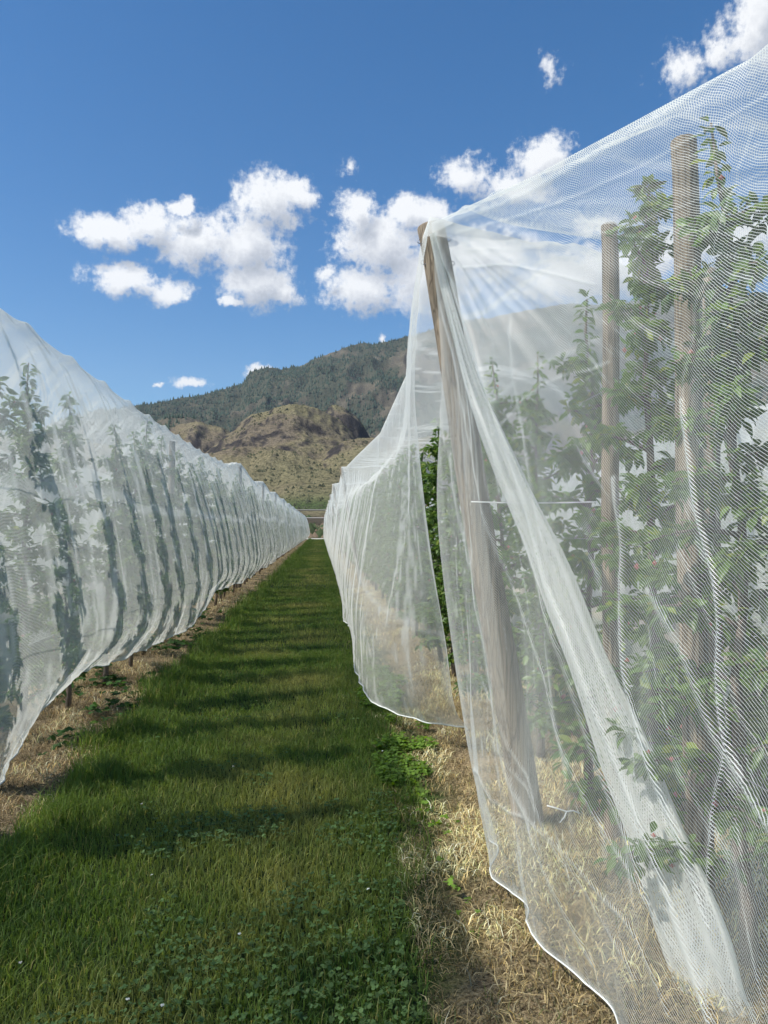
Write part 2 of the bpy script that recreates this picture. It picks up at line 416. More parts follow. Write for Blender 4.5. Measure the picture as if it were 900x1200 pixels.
# clover and broad-leaved weeds: rosettes of small round leaflets
def rosettes(name, x, y, rad, hgt, col, label, k=3):
    n_ = len(x); a0 = rng.random(n_)*6.28; ns = 6
    z0 = ground_z(x, y)+hgt
    Vs, off = [], 0
    th = np.linspace(0, 2*np.pi, ns, endpoint=False)
    lst = []
    for j in range(k):
        a = a0+j*2*np.pi/k; cxx = x+np.cos(a)*rad*.95; cyy = y+np.sin(a)*rad*.95
        tx, ty = rng.standard_normal(n_)*.35, rng.standard_normal(n_)*.35
        dx = np.cos(th)[None]*rad[:, None]; dy = np.sin(th)[None]*rad[:, None]*.9
        ca, sa = np.cos(a)[:, None], np.sin(a)[:, None]
        wx, wy = dx*ca-dy*sa, dx*sa+dy*ca
        lst.append(np.stack([cxx[:, None]+wx, cyy[:, None]+wy, z0[:, None]+wx*tx[:, None]+wy*ty[:, None]], 2))
    V = np.concatenate(lst, 0).reshape(-1, 3)
    Fc = np.arange(len(V)).reshape(-1, ns)
    cc = np.array(col)[None]*(.6+.8*rng.random((n_, 1)))
    cols = np.repeat(np.concatenate([cc]*k, 0), ns, 0)
    o = build(name, V, Fc, GRASS, cols=cols)
    set_props(o, label, 'weeds', kind='stuff')
x, y = scatter(-1.3, .72, [(1.8, 5, 3000), (5, 8, 700)])
m = fbm(x*1.7+71, y*1.7+2, 4)
patch = np.exp(-(((x+.45)/.5)**2+((y-2.55)/.55)**2))*.22 + np.exp(-(((x-.35)/.3)**2+((y-3.3)/1.2)**2))*.2
keep = (m+patch > .565) & (x < .30+.14*sstep(2.4, 5, y)+.1*(m-.5)) & (rng.random(len(x)) < .36)
x, y = x[keep], y[keep]
rosettes('clover', x, y, .004+.0055*rng.random(len(x))**1.5, .02+.045*rng.random(len(x)), (.12, .20, .065),
         'patches of small round leaved clover spreading through the near grass')
x, y = scatter(.35, 1.0, [(2.4, 9, 2600)])
m = fbm(x*2.2+11, y*2.2+2, 4)
keep = (m-np.abs(x-.56-.06*np.sin(y))*1.2 > .40) & ((y > 4.6) | (rng.random(len(x)) < .10))
x, y = x[keep], y[keep]
rosettes('weed_patch', x, y, .006+.009*rng.random(len(x)), .03+.05*rng.random(len(x)), (.12, .21, .03),
         'bright green low weeds along the lane edge where it meets the dry strip')
x, y = scatter(-2.9, -1.6, [(4.5, 14, 130)])
m = fbm(x*2+51, y*2+2, 4); keep = m > .56; x, y = x[keep], y[keep]
rosettes('weed_patch', x, y, .012+.018*rng.random(len(x)), .03+.10*rng.random(len(x)), (.05, .11, .03),
         'dark green broad leaved weeds scattered in the straw of the left strip', 4)
# small white flowers
x = np.array([-.98, -.74, -.62, -.85, -.5, -.3, -1.05, .2, .42, -.55]); y = np.array([4.3, 3.45, 2.55, 2.42, 2.5, 2.9, 2.8, 3.2, 5.2, 4.9])
o = None
rosettes('flower', x, y, np.full(len(x), .0038), np.full(len(x), .085), (.8, .8, .75), 'tiny white clover flowers dotted in the near grass', 5)

# ------------------------------------------------------------------ apple trees
lt = np.array([(0, 0, 0), (-.17, .22, .05), (0, .2, 0), (.17, .22, .05), (-.27, .5, .07), (0, .5, -.01), (.27, .5, .07),
               (-.17, .8, .02), (0, .8, -.05), (.17, .8, .02), (0, 1.06, -.13)])
LT = np.array([(0, 2, 1), (0, 3, 2), (1, 2, 5), (1, 5, 4), (2, 3, 6), (2, 6, 5), (4, 5, 8), (4, 8, 7), (5, 6, 9), (5, 9, 8), (7, 8, 10), (8, 9, 10)])
def apple_variant(seed, H=3.0, leafN=1.0, spread=1.0, big=1.0, nl=36, dn=1.0, lowfat=0.):
    r = np.random.default_rng(seed)
    zz = np.linspace(0, H, 16)
    lead = np.stack([np.cumsum(r.standard_normal(16))*.012, np.cumsum(r.standard_normal(16))*.012, zz], 1)
    lead -= lead[0]*[1, 1, 0]
    parts = [tube(lead, np.linspace(.03, .005, 16)*(1+.12*r.standard_normal(16)), 8)]
    sites = []
    for i in range(nl):
        z = .32+(H-.62)*(i/nl)**1.0; a = i*2.4+r.random()*.8
        L = (.50*(1-z/H)**.55+.14)*(.7+.5*r.random())*spread*(1+lowfat*float(z < 2.1))
        up = .25+.5*r.random()
        s = np.linspace(0, 1, 7)
        b0 = np.array([np.interp(z, zz, lead[:, 0]), np.interp(z, zz, lead[:, 1]), z])
        rr = s*L
        P = b0+np.stack([np.cos(a+.25*s)*rr, np.sin(a+.25*s)*rr, rr*up-.35*L*s**2.2], 1)
        parts.append(tube(P, np.linspace(.011, .003, 7), 5))
        for k in range(int((17*L/.4+6)*dn)):
            t = .12+.92*r.random(); q = np.array([np.interp(t, s, P[:, c]) for c in range(3)])
            sites.append(q+r.standard_normal(3)*.018)
    for k in range(26):
        z = .6+(H-.58)*r.random(); sites.append(np.array([np.interp(z, zz, lead[:, 0]), np.interp(z, zz, lead[:, 1]), z])+r.standard_normal(3)*[.03, .03, 0])
    for z in np.linspace(H-.7, H, 16):
        sites.append(np.array([np.interp(z, zz, lead[:, 0]), np.interp(z, zz, lead[:, 1]), z]))
    sites = np.array(sites); P = []; D = []; U = []; S = []; C = []
    for q in sites:
        kk = r.integers(3, 8)
        if r.random() > leafN: continue
        tone = r.random()
        for j in range(kk):
            a = r.random()*6.28; e = r.uniform(-1.05, .6)
            d = np.array([math.cos(a)*math.cos(e), math.sin(a)*math.cos(e), math.sin(e)])
            u = np.array([0, 0, 1.])+r.standard_normal(3)*.45; u -= d*u.dot(d); u /= np.linalg.norm(u)
            P.append(q+d*.015); D.append(d); U.append(u); S.append(r.uniform(.05, .092)*big)
            g_ = np.array([.065, .13, .034])*(1-tone)+np.array([.15, .24, .06])*tone
            if r.random() < .06: g_ = np.array([.20, .26, .05])
            C.append(g_*(.8+.4*r.random()))
    P, D, U, S, C = map(np.array, (P, D, U, S, C))
    W = np.cross(D, U)
    V = P[:, None]+S[:, None, None]*(lt[None, :, 0:1]*W[:, None]*.92+lt[None, :, 1:2]*D[:, None]+lt[None, :, 2:3]*U[:, None]*1.2)
    n_ = len(P); V = V.reshape(-1, 3)
    T = (np.arange(n_)[:, None, None]*11+LT[None]).reshape(-1, 3)
    cols = np.repeat(C, 11, 0)
    mi = np.zeros(len(T), int)
    # small pink-tinged fruitlets in the clusters
    kf = min(60, len(sites)); fs = sites[r.choice(len(sites), kf, False)]+r.standard_normal((kf, 3))*.03
    oct_ = np.array([(1, 0, 0), (-1, 0, 0), (0, 1, 0), (0, -1, 0), (0, 0, 1), (0, 0, -1)])*.011
    of = np.array([(0, 2, 4), (2, 1, 4), (1, 3, 4), (3, 0, 4), (2, 0, 5), (1, 2, 5), (3, 1, 5), (0, 3, 5)])
    V2 = (fs[:, None]+oct_[None]*r.uniform(.7, 1.4, (kf, 1, 1))).reshape(-1, 3); T2 = (np.arange(kf)[:, None, None]*6+of[None]).reshape(-1, 3)+len(V)
    c2 = np.where(r.random((kf, 1)) < .5, np.array([[.45, .20, .16]]), np.array([[.30, .32, .12]]))
    return parts, np.vstack([V, V2]), np.vstack([T, T2]), np.vstack([cols, np.repeat(c2, 6, 0)])

VAR = []
for i, (H, lf, sp) in enumerate([(3.0, 1, .56), (2.85, .95, .62), (3.05, 1, .52), (2.75, 1, .64), (2.95, .9, .56), (3.30, .95, .40), (3.0, .95, .46), (2.9, .95, .50), (3.0, .95, .50)]):
    parts, V, T, C_ = apple_variant(100+i, H, lf, sp, 1.0 if i < 5 else .84, 36, .95 if i < 5 else 1.3, .0 if i < 5 else .40)
    tr = build_poly('trunk', parts, BARK)
    cr = build('crown', V, T, LEAF, cols=C_)
    VAR.append((tr.data, cr.data)); bpy.data.objects.remove(tr); bpy.data.objects.remove(cr)

def apple(x, y, var, rz, scale, label, group, slim=1.):
    t = empty('apple_tree', (x, y, float(ground_z(np.array(x), np.array(y)))-.01)); t.rotation_euler = (0, 0, rz); t.scale = (scale*slim, scale*slim, scale)
    set_props(t, label, 'tree', group)
    for nm, me in zip(('trunk', 'crown'), VAR[var]):
        o = bpy.data.objects.new(nm, me); COL.objects.link(o); o.parent = t
    return t

ORD = ['first', 'second', 'third', 'fourth', 'fifth', 'sixth', 'seventh', 'eighth', 'ninth', 'tenth', 'eleventh', 'twelfth', 'thirteenth',
       'fourteenth', 'fifteenth', 'sixteenth', 'seventeenth', 'eighteenth', 'nineteenth', 'twentieth', 'twenty-first', 'twenty-second', 'twenty-third', 'twenty-fourth', 'twenty-fifth']
left_y = np.concatenate([[3.76, 4.74, 5.72, 6.62, 7.62], np.arange(8.6, 104, .98)])
k = 0
for i, y in enumerate(left_y):
    near = i < 25
    lab = (f'slender leafy apple tree behind the left net, {ORD[i]} counting away from the camera' if near
           else 'distant slender apple tree inside the far stretch of the left net')
    apple(-2.12+random.uniform(-.05, .05), y+random.uniform(-.06, .06), [1, 0, 2, 4, 3][i % 5], random.uniform(0, 6.28), random.uniform(.90, .98),
          lab, 'trees in the left netted row' if near else 'distant trees in the left netted row', slim=.95)
right = [(1.66, 1.75, 7, 1.0, 'apple tree under the near right net just past the right edge of view'),
         (1.50, 2.58, 8, 1.0, 'nearest apple tree in view, right of the tall thick upright post by the right edge'),
         (1.36, 3.10, 5, 1.0, 'apple tree climbing close along the left side of the tall thick upright post'),
         (1.50, 4.12, 7, .98, 'apple tree just left of the slim post inside the right net'),
         (1.45, 4.95, 6, .9, 'apple tree standing behind the leaning post, right row'),
         (1.42, 5.85, 8, .95, 'apple tree showing through the gap between the two right nets')]
def press(o, x, y, z0, rz, sc_):
    # leaves and twigs that reach the draped net are pressed flat against its inner side
    me = o.data.copy(); o.data = me
    n_ = len(me.vertices); co = np.empty(n_*3, dtype=np.float32); me.vertices.foreach_get('co', co); co = co.reshape(-1, 3)
    c_, s_ = math.cos(rz), math.sin(rz)
    wx = x+sc_[0]*(co[:, 0]*c_-co[:, 1]*s_); wy = y+sc_[1]*(co[:, 0]*s_+co[:, 1]*c_); wz = z0+sc_[2]*co[:, 2]
    xr_ = np.interp(-wy, [-3.85, -2.38, -1.8, -.3], [.52, 1.42, 1.56, 1.66]); xh_ = np.interp(-wy, [-3.6, -2.63, -2.3, -1.5, -.3], [.80, .81, .89, 1.0, 1.1])
    k = np.clip((wz-.1)/3.0, 0, 1); xn = xh_+(xr_-xh_)*k+.05
    wx = np.where((wy < 4.0) & (wx < xn), xn+.12*(wx-xn)*0+.02*np.exp(np.minimum(wx-xn, 0)*8), wx)
    wz = np.minimum(wz, 3.09)
    lx, ly = (wx-x)/sc_[0], (wy-y)/sc_[1]
    co[:, 0] = lx*c_+ly*s_; co[:, 1] = -lx*s_+ly*c_; co[:, 2] = (wz-z0)/sc_[2]
    me.vertices.foreach_set('co', co.ravel()); me.update()
for (x, y, v, s, lab) in right:
    rz = random.uniform(0, 6.28)
    t = apple(x, y, v, rz, s, lab, 'trees in the right netted row', slim=.95)
    for ch in [o for o in bpy.data.objects if o.parent == t]:
        press(ch, x, y, t.location.z, rz, t.scale)
for i, y in enumerate(np.arange(6.8, 104, .98)):
    near = i < 12
    lab = (f'apple tree inside the far right net, {ORD[i]} beyond the gap beside the leaning post' if near
           else 'distant apple tree inside the far stretch of the right net')
    apple(1.40+random.uniform(-.05, .05), y, i % 5, random.uniform(0, 6.28), random.uniform(.92, 1.0), lab,
          'trees in the right netted row' if near else 'distant trees in the right netted row')
for i, y in enumerate(np.arange(6.5, 26, .98)):
    apple(5.5+random.uniform(-.05, .05), y, i % 5, random.uniform(0, 6.28), 1.0, 'apple tree in the next row over, behind the right hand row', 'trees in the next row to the right')
for i, y in enumerate(np.arange(8.5, 32, .98)):
    apple(-6.25+random.uniform(-.05, .05), y, i % 5, random.uniform(0, 6.28), 1.0, 'apple tree in the next row over, behind the left hand row', 'trees in the next row to the left')

# ------------------------------------------------------------------ posts
def post(base, top, r, label, group=None, hooks=()):
    base, top = np.array(base, float), np.array(top, float)
    L = np.linalg.norm(top-base)
    t = empty('wooden_post', base)
    set_props(t, label, 'post', group)
    nz = 28; s = np.linspace(0, 1, nz); rr = r*(1.06-.1*s)*(1+.012*np.sin(s*23+base[1]*5)+.008*np.sin(s*51))
    rr = np.append(rr, [r*.93, r*.80]); s = np.append(s, [1+.004/L, 1+.010/L])
    P = (top-base)[None]*s[:, None]
    P[1:-3, 0] += .006*np.sin(s[1:-3]*9)
    v, f = tube(P, rr, 22)
    build_poly('shaft', [(v, f)], POST, t)
    for (z, side) in hooks:
        c = (top-base)*(z/L)
        th = np.linspace(0, np.pi*1.35, 9)
        hk = np.stack([side*(r*.9+.004+np.sin(th)*.016), 0*th-r*.3, np.cos(th)*.013+np.linspace(0, .006, 9)], 1)+c
        build_poly('hook', [tube(hk, .0022, 6)], STEEL, t)
    return t
p1b, p1t = (1.10, 3.92, -.05), at(505, 266, 3.90)
L1 = np.linalg.norm(np.array(p1t)-p1b)
post(p1b, p1t, .076, 'thick grey brown post leaning out toward the lane where the two right nets meet', hooks=((L1-.09, -1), (L1-.2, -1), (L1-.075, 1), (L1-.2, 1)))
b = at(714, 265, 3.65); post((b[0]+.0, 3.65, -.05), b, .042, 'slim upright post between foliage inside the near right net')
b = at(801, 166, 2.85); post((b[0]+.04, 2.85, -.05), b, .051, 'tallest and thickest upright post inside the near right net, leaves on its left')
b = at(832, 317, 4.3); post((b[0], 4.3, -.05), b, .05, 'short post seen behind the tall thick post inside the near right net')
post((1.5, 1.2, -.05), (1.62, 1.35, 3.14), .05, 'post holding the near right net just past the right edge of the photograph')
PL = [20.2, 28.2, 36, 44, 52, 60, 68, 76, 84, 92, 100]
for i, y in enumerate(PL):
    post((-2.15, y, -.05), (-2.12, y, 3.24), .045,
         'post under the first pointed peak of the left net' if i == 0 else 'post under the second pointed peak of the left net' if i == 1 else 'post inside the far stretch of the left net', 'posts in the left netted row')
for i, y in enumerate([21, 29.3, 38, 46, 54, 62, 70, 78, 86, 94, 102]):
    post((1.1, y, -.05), (.56 if i == 0 else .46, y, 3.26), .05,
         'leaning post under the first pointed peak of the far right net' if i == 0 else 'leaning post under the second pointed peak of the far right net' if i == 1 else 'leaning post inside the far stretch of the right net', 'leaning posts in the far right net')
post((-2.2, 11.2, -.05), (-2.15, 11.2, 2.85), .045, 'post hidden among the bands of trees in the near left net', 'posts in the left netted row')

# trellis wires and small fittings
def wire(P, r, label, mat=STEEL, name='trellis_wire', cat='wire', group=None):
    P = np.array(P, float); o = build_poly(name, [tube(P, r, 6)], mat)
    set_props(o, label, cat, group); return o
for z, wd in ((.75, 'lowest'), (1.55, 'middle'), (2.3, 'highest')):
    Y = np.linspace(.5, 103, 60)
    wire(np.stack([np.full(60, 1.43), Y, z+.01*np.sin(Y)], 1), .0018, f'{wd} of the three thin trellis wires along the right row trees')
    Y = np.linspace(2.5, 103, 60)
    wire(np.stack([np.full(60, -2.1), Y, z+.01*np.sin(Y)], 1), .0018, f'{wd} of the three thin trellis wires along the left row trees')
A, B = at(552, 588, 3.72), at(700, 588, 3.62)
s = np.linspace(0, 1, 14)[:, None]
wire(A*(1-s)+B*s+np.array([0, 0, 1])*(-.006*np.sin(s*np.pi)), .004, 'white cord tied across from the leaning post to the slim post', CORD, 'tie_cord', 'cord')
K = [at(641, 944, 2.85), at(652, 947, 2.84), at(664, 951, 2.84), at(672, 950, 2.85), at(679, 953, 2.86)]
cl = empty('net_clip', K[2]); set_props(cl, 'small white twist tie on the lower part of the near right net', 'clip')
build_poly('twist', [tube(np.array(K)-K[2], .0028, 6)], CORD, cl)
K2 = [at(664, 951, 2.84), at(661, 958, 2.83), at(656, 964, 2.83)]
build_poly('tail', [tube(np.array(K2)-K[2], .002, 6)], CORD, cl)

# ------------------------------------------------------------------ nets
def catmull(C, t):
    """C (S,K,3) control points -> (S,len(t),3)"""
    S, K, _ = C.shape
    Cp = np.concatenate([2*C[:, :1]-C[:, 1:2], C, 2*C[:, -1:]-C[:, -2:-1]], 1)
    u = t*(K-1); i = np.minimum(u.astype(int), K-2); f = (u-i)[None, :, None]
    p0, p1, p2, p3 = Cp[:, i], Cp[:, i+1], Cp[:, i+2], Cp[:, i+3]
    return .5*((2*p1)+(-p0+p2)*f+(2*p0-5*p1+4*p2-p3)*f**2+(-p0+3*p1-3*p2+p3)*f**3)
def itp(y, ks, vs): return np.interp(y, ks, vs)
def arclen_uv(G):
    du = np.linalg.norm(np.diff(G, axis=0), axis=2); dv = np.linalg.norm(np.diff(G, axis=1), axis=2)
    u = np.concatenate([np.zeros((1, G.shape[1])), np.cumsum(du, 0)], 0).mean(1, keepdims=True)+0*G[:, :, 0]
    v = np.concatenate([np.zeros((G.shape[0], 1)), np.cumsum(dv, 1)], 1)
    return np.stack([u, v], 2).reshape(-1, 2)
def gnormal(G):
    a = np.gradient(G, axis=0); b = np.gradient(G, axis=1)
    nn = np.cross(a, b); return nn/(np.linalg.norm(nn, axis=2)[:, :, None]+1e-9)
def net_obj(G, dens, mat, label, group=None, hems=(0, -1), hemr=.005):
    t = empty('bird_net', tuple(G[G.shape[0]//2, 0]*[1, 1, 0])); set_props(t, label, 'net', group)
    off = np.array(t.location)
    o = build('net_sheet', (G-off).reshape(-1, 3), grid_faces(G.shape[0], G.shape[1]), mat, t, uv=arclen_uv(G), attrs={'dens': np.clip(dens, 0, 1)}, smooth=True)
    for hcol in hems:
        P = G[:, hcol]-off
        build_poly('hem', [tube(P, hemr, 6)], HEM, t)
    return t

def stations(a, b):
    return np.unique(np.concatenate([np.arange(a, min(b, 24), .05), np.arange(24, min(b, 60), .14), np.arange(60, b, .35), [b]])) if b > 24 else np.linspace(a, b, int((b-a)/.05))

# -- left row
Y = stations(1.2, 105.5); Sn = len(Y)
zr = itp(Y, [1, 5, 7.3, 9, 13.7, 17.6, 20.2, 22, 24.5, 28.2, 30, 32, 36, 40, 44, 48, 52, 56, 60, 64, 68, 72, 76, 80, 84, 88, 92, 96, 100, 106],
         [3.10, 3.07, 3.02, 2.98, 2.96, 3.05, 3.31, 3.16, 3.08, 3.30, 3.14, 3.10, 3.28, 3.12, 3.28, 3.12, 3.28, 3.12, 3.28, 3.12, 3.28, 3.12, 3.28, 3.12, 3.28, 3.12, 3.28, 3.12, 3.28, 3.1])
zr = zr+.04*np.exp(-(((Y-3.76+.49) % .98-.49)/.16)**2)
hz = itp(Y, [1, 3.8, 5, 5.8, 7.2, 9.7, 11.4, 12, 14.3, 17, 20, 23, 26, 30, 106], [.2, .25, .46, .54, .43, .34, .42, .62, .50, .40, .46, .42, .36, .40, .36])
hz = hz+(fbm(Y*.9, Y*0, 3)-.5)*.12*(Y > 12)
hx = itp(Y, [1, 3.8, 5, 6, 8, 10, 12, 106], [-1.6, -1.62, -1.78, -1.80, -1.72, -1.66, -1.72, -1.70])
bulge = .06*(fbm(Y*.35+3, Y*0+2, 2)-.5)*2
def C3(x, z): return np.stack([x+0*Y, Y, z+0*Y], 1)
front = np.stack([C3(-2.13, zr), C3(-1.95, zr-.28), C3(-1.76+bulge*.5, zr-.85), C3(-1.62+bulge, 1.55), C3(-1.54+bulge, 1.0), C3(-1.58+bulge*.6, .5*(1.0+hz)-.02), C3(hx, hz)], 1)
back = np.stack([C3(-2.13, zr), C3(-2.35, zr-.12), C3(-2.75, 2.3), C3(-2.95, 1.5), C3(-2.95, .9), C3(-2.75, .5)], 1)
Gf = catmull(front, np.linspace(0, 1, 110)); Gb = catmull(back, np.linspace(0, 1, 40))
G = np.concatenate([Gb[:, ::-1][:, :-1], Gf], 1)
V_ = np.concatenate([-np.linspace(1, 0, 40)[:-1], np.linspace(0, 1, 110)])[None, :]+0*Y[:, None]
Yc = Y[:, None]+0*V_
nrm = gnormal(G)
if nrm[:, 60, 0].mean() < 0: nrm = -nrm
ramp = sstep(0, .25, np.abs(V_))
slack = (1-.6*sstep(20, 60, Yc))
pl = (ridged(Yc*2.6+V_*1.1, V_*1.6+4, 3)-.55)
tree = np.exp(-(((Yc-3.76+.49) % .98-.49)/.22)**2)
disp = ramp*(pl*.016*slack + .022*tree*(1-sstep(.75, 1, V_)) + (fbm(Yc*5, V_*5, 3)-.5)*.014)
low = sstep(.65, 1, V_)*sstep(16, 6, Yc)
disp = disp+low*(ridged(Yc*4+V_*5, V_*3+8, 3)-.5)*.08
G = G+nrm*disp[:, :, None]
fine = ridged(Yc*8+V_*2.0, V_*2.2, 4)
dens = .10+.55*sstep(.74, .90, fine)+.45*np.exp(-((V_-.43-.03*(fbm(Yc*.8, Yc*0+5, 2)-.5)*2)/.012)**2)+.12*sstep(.12, .0, np.abs(V_))+.5*sstep(.97, 1, V_)
dens = dens+.5*low*sstep(.72, .86, ridged(Yc*5+V_*6, V_*4, 3))
net_obj(G, dens, NET, 'long white bird net draped over the left row of trees beside the grass lane')

# -- far right net (beyond the leaning post)
Y = stations(4.38, 105.5)
xs = itp(Y, [4.6, 5.2, 6, 9, 14, 18, 21, 25, 29.3, 33, 38, 42, 46, 106], [.52, .60, .70, .70, .64, .60, .565, .60, .43, .52, .45, .52, .45, .45])
zs = itp(Y, [4.6, 5.2, 6, 9, 14, 18, 21, 22.5, 25, 29.3, 31, 33.5, 38, 42, 46, 50, 54, 58, 62, 66, 70, 74, 78, 82, 86, 90, 94, 98, 102, 106],
         [3.10, 3.00, 2.88, 2.73, 2.92, 3.06, 3.30, 3.15, 3.1, 3.3, 3.15, 3.1, 3.28, 3.1, 3.28, 3.1, 3.28, 3.1, 3.28, 3.1, 3.28, 3.1, 3.28, 3.1, 3.28, 3.1, 3.28, 3.1, 3.28, 3.1])
hx = itp(Y, [4.6, 5.0, 5.4, 6.0, 6.8, 7.8, 9, 10.3, 11.6, 13, 23, 40, 106], [1.02, .76, .58, .43, .36, .34, .42, .40, .36, .42, .46, .40, .38])
hz = itp(Y, [4.6, 6, 8, 9.5, 11.5, 16, 106], [.20, .19, .20, .34, .20, .35, .3])
bx = itp(Y, [4.6, 5.0, 5.6, 6.4, 7.5, 12, 106], [.80, .60, .46, .36, .33, .34, .37])
mx_ = itp(Y, [4.6, 5.4, 7, 12, 106], [.64, .55, .44, .42, .38])
dec = np.exp(-(Y-4.55)/1.1)
def CS(x, z, sh): return np.stack([x+0*Y, Y+sh*dec, z+0*Y], 1)
front = np.stack([CS(xs, zs, -.68), CS(xs-.02, zs-.5, -.35), CS(.5*(xs+mx_)-.02, 2.1, -.08), CS(mx_, 1.55, .05), CS(bx, .85, .35), CS(.6*bx+.4*hx, .42, .55), CS(hx, hz, .75)], 1)
back = np.stack([CS(xs, zs, -.68), CS(1.0, zs-.02, -.5), CS(1.5, zs+.02, -.3), CS(2.1, zs-.15, 0), CS(2.5, 2.2, 0), CS(2.6, 1.2, 0), CS(2.35, .4, 0)], 1)
nf, nb = 120, 50
Gf = catmull(front, np.linspace(0, 1, nf)); Gb = catmull(back, np.linspace(0, 1, nb))
G = np.concatenate([Gb[:, ::-1][:, :-1], Gf], 1)
V_ = np.concatenate([-np.linspace(1, 0, nb)[:-1], np.linspace(0, 1, nf)])[None, :]+0*Y[:, None]
Yc = Y[:, None]+0*V_
nrm = gnormal(G)
if nrm[:, 80, 0].mean() > 0: nrm = -nrm
# folds fanning from the post top near the start, vertical pleats farther on
ang = np.arctan2(G[:, :, 1]-3.8, 3.25-G[:, :, 2])
wfan = np.exp(-(Yc-4.55)/2.2)
fan = ridged(ang*7, V_*.8+3, 3)
pl = ridged(Yc*2.2+V_*1.4, V_*1.5+9, 3)
ramp = sstep(0, .15, np.abs(V_))*sstep(4.38, 4.8, Yc+.2)
disp = ramp*((fan-.55)*.07*wfan+(pl-.55)*.06*(1-wfan)*(1-.5*sstep(20, 60, Yc))+(fbm(Yc*6, V_*5, 3)-.5)*.02)
G = G+nrm*disp[:, :, None]
fine = ridged(ang*26*wfan+Yc*6*(1-wfan)+V_, V_*2, 4)
dens = .0+.55*sstep(.76, .9, fine)+.12*sstep(.06, 0, np.abs(V_))+.5*sstep(.975, 1, V_)+.5*sstep(4.48, 4.38, Yc)
dens = dens+.5*np.exp(-((Yc-9.2-.5*V_)/.09)**2)*(V_ > 0)+.35*np.exp(-((V_-.62+.02*(Yc-6))/.006)**2)*(Yc < 14)
net_obj(G, dens, NET, 'long white bird net draped over the right row beyond the leaning post')

# -- near right net
nS, nf, nb = 460, 420, 80
s = np.linspace(0, 1, nS)
YR = 3.79+(0.35-3.79)*s; YH = 3.60+(0.35-3.6)*s
xr = itp(-YR, [-3.85, -2.38, -1.8, -.3], [.52, 1.42, 1.56, 1.66]); zr = itp(-YR, [-3.85, -3.2, -2.38, -1.8, -.3], [3.15, 3.13, 3.16, 3.2, 3.2])
xh = itp(-YH, [-3.6, -3.3, -2.63, -2.3, -1.5, -.3], [.80, .757, .81, .89, 1.0, 1.1])
zh = .11+.05*np.sin(s*19)*0+.03*fbm(s*9, s*0, 2)
Rr = np.stack([xr, YR, zr], 1); Hh = np.stack([xh+.02*np.sin(s*38), YH, zh], 1)
e = np.exp(-s*9)
def LR(t, dx, dy, z=None):
    p = Rr*(1-t)+Hh*t
    p[:, 0] += dx*(1-e)+0; p[:, 1] += dy*e
    return p
c1 = LR(.25, -.02, .12); c2 = LR(.5, -.05, .27); c3 = LR(.84, -.07, .2)
c1[:, 0] += e*(.0); c2[:, 0] += e*(-.065); c3[:, 0] += e*(-.035)
front = np.stack([Rr, c1, c2, c3, Hh], 1)
bk = lambda x, z: np.stack([x+0*s, YR+.1*0, z+0*s], 1)
back = np.stack([Rr, bk(xr+.35, zr+.03), bk(2.1, 2.92), bk(2.5, 2.2), bk(2.6, 1.2), bk(2.45, .4)], 1)
Gf = catmull(front, np.linspace(0, 1, nf)); Gb = catmull(back, np.linspace(0, 1, nb))
G = np.concatenate([Gb[:, ::-1][:, :-1], Gf], 1)
V_ = np.concatenate([-np.linspace(1, 0, nb)[:-1], np.linspace(0, 1, nf)])[None, :]+0*s[:, None]
Sc = s[:, None]+0*V_
nrm = gnormal(G)
if nrm[:, 300, 0].mean() > 0: nrm = -nrm
ang = np.arctan2(G[:, :, 1]-3.95, 3.3-G[:, :, 2]); rad = np.hypot(G[:, :, 1]-3.95, 3.3-G[:, :, 2])
fan = ridged(ang*6+1.7, rad*.5, 3)
fr = (V_ > 0)*sstep(0, .12, V_)
disp = fr*((fan-.55)*.085*sstep(.1, .9, rad)+(fbm(Sc*12, V_*4, 2)-.5)*.03)*sstep(0, .03, Sc+.005)
disp = disp+(V_ < 0)*sstep(0, .1, -V_)*(ridged(Sc*9, V_*4, 3)-.5)*.10
# creases seen in the photograph, laid on the sheet as raised gathered folds
toc = G.reshape(-1, 3)-np.array([0, 0, CAMH]); dep = toc@FW
PX = (CX+F*(toc@RT)/dep).reshape(G.shape[:2]); PY = (CY-F*(toc@UP)/dep).reshape(G.shape[:2])
def crease(pts, w):
    best = np.full(PX.shape, 1e9)
    # smooth the traced line first
    pts = np.array(pts, float); tt = np.linspace(0, 1, 60)
    q = catmull(np.concatenate([pts, np.zeros((len(pts), 1))], 1)[None], tt)[0][:, :2]
    for a, b in zip(q[:-1], q[1:]):
        d = b-a; L2 = d@d+1e-9
        t = np.clip(((PX-a[0])*d[0]+(PY-a[1])*d[1])/L2, 0, 1)
        best = np.minimum(best, np.hypot(PX-a[0]-t*d[0], PY-a[1]-t*d[1]))
    return np.exp(-(best/(w*.85))**2)
cr = np.zeros(PX.shape)
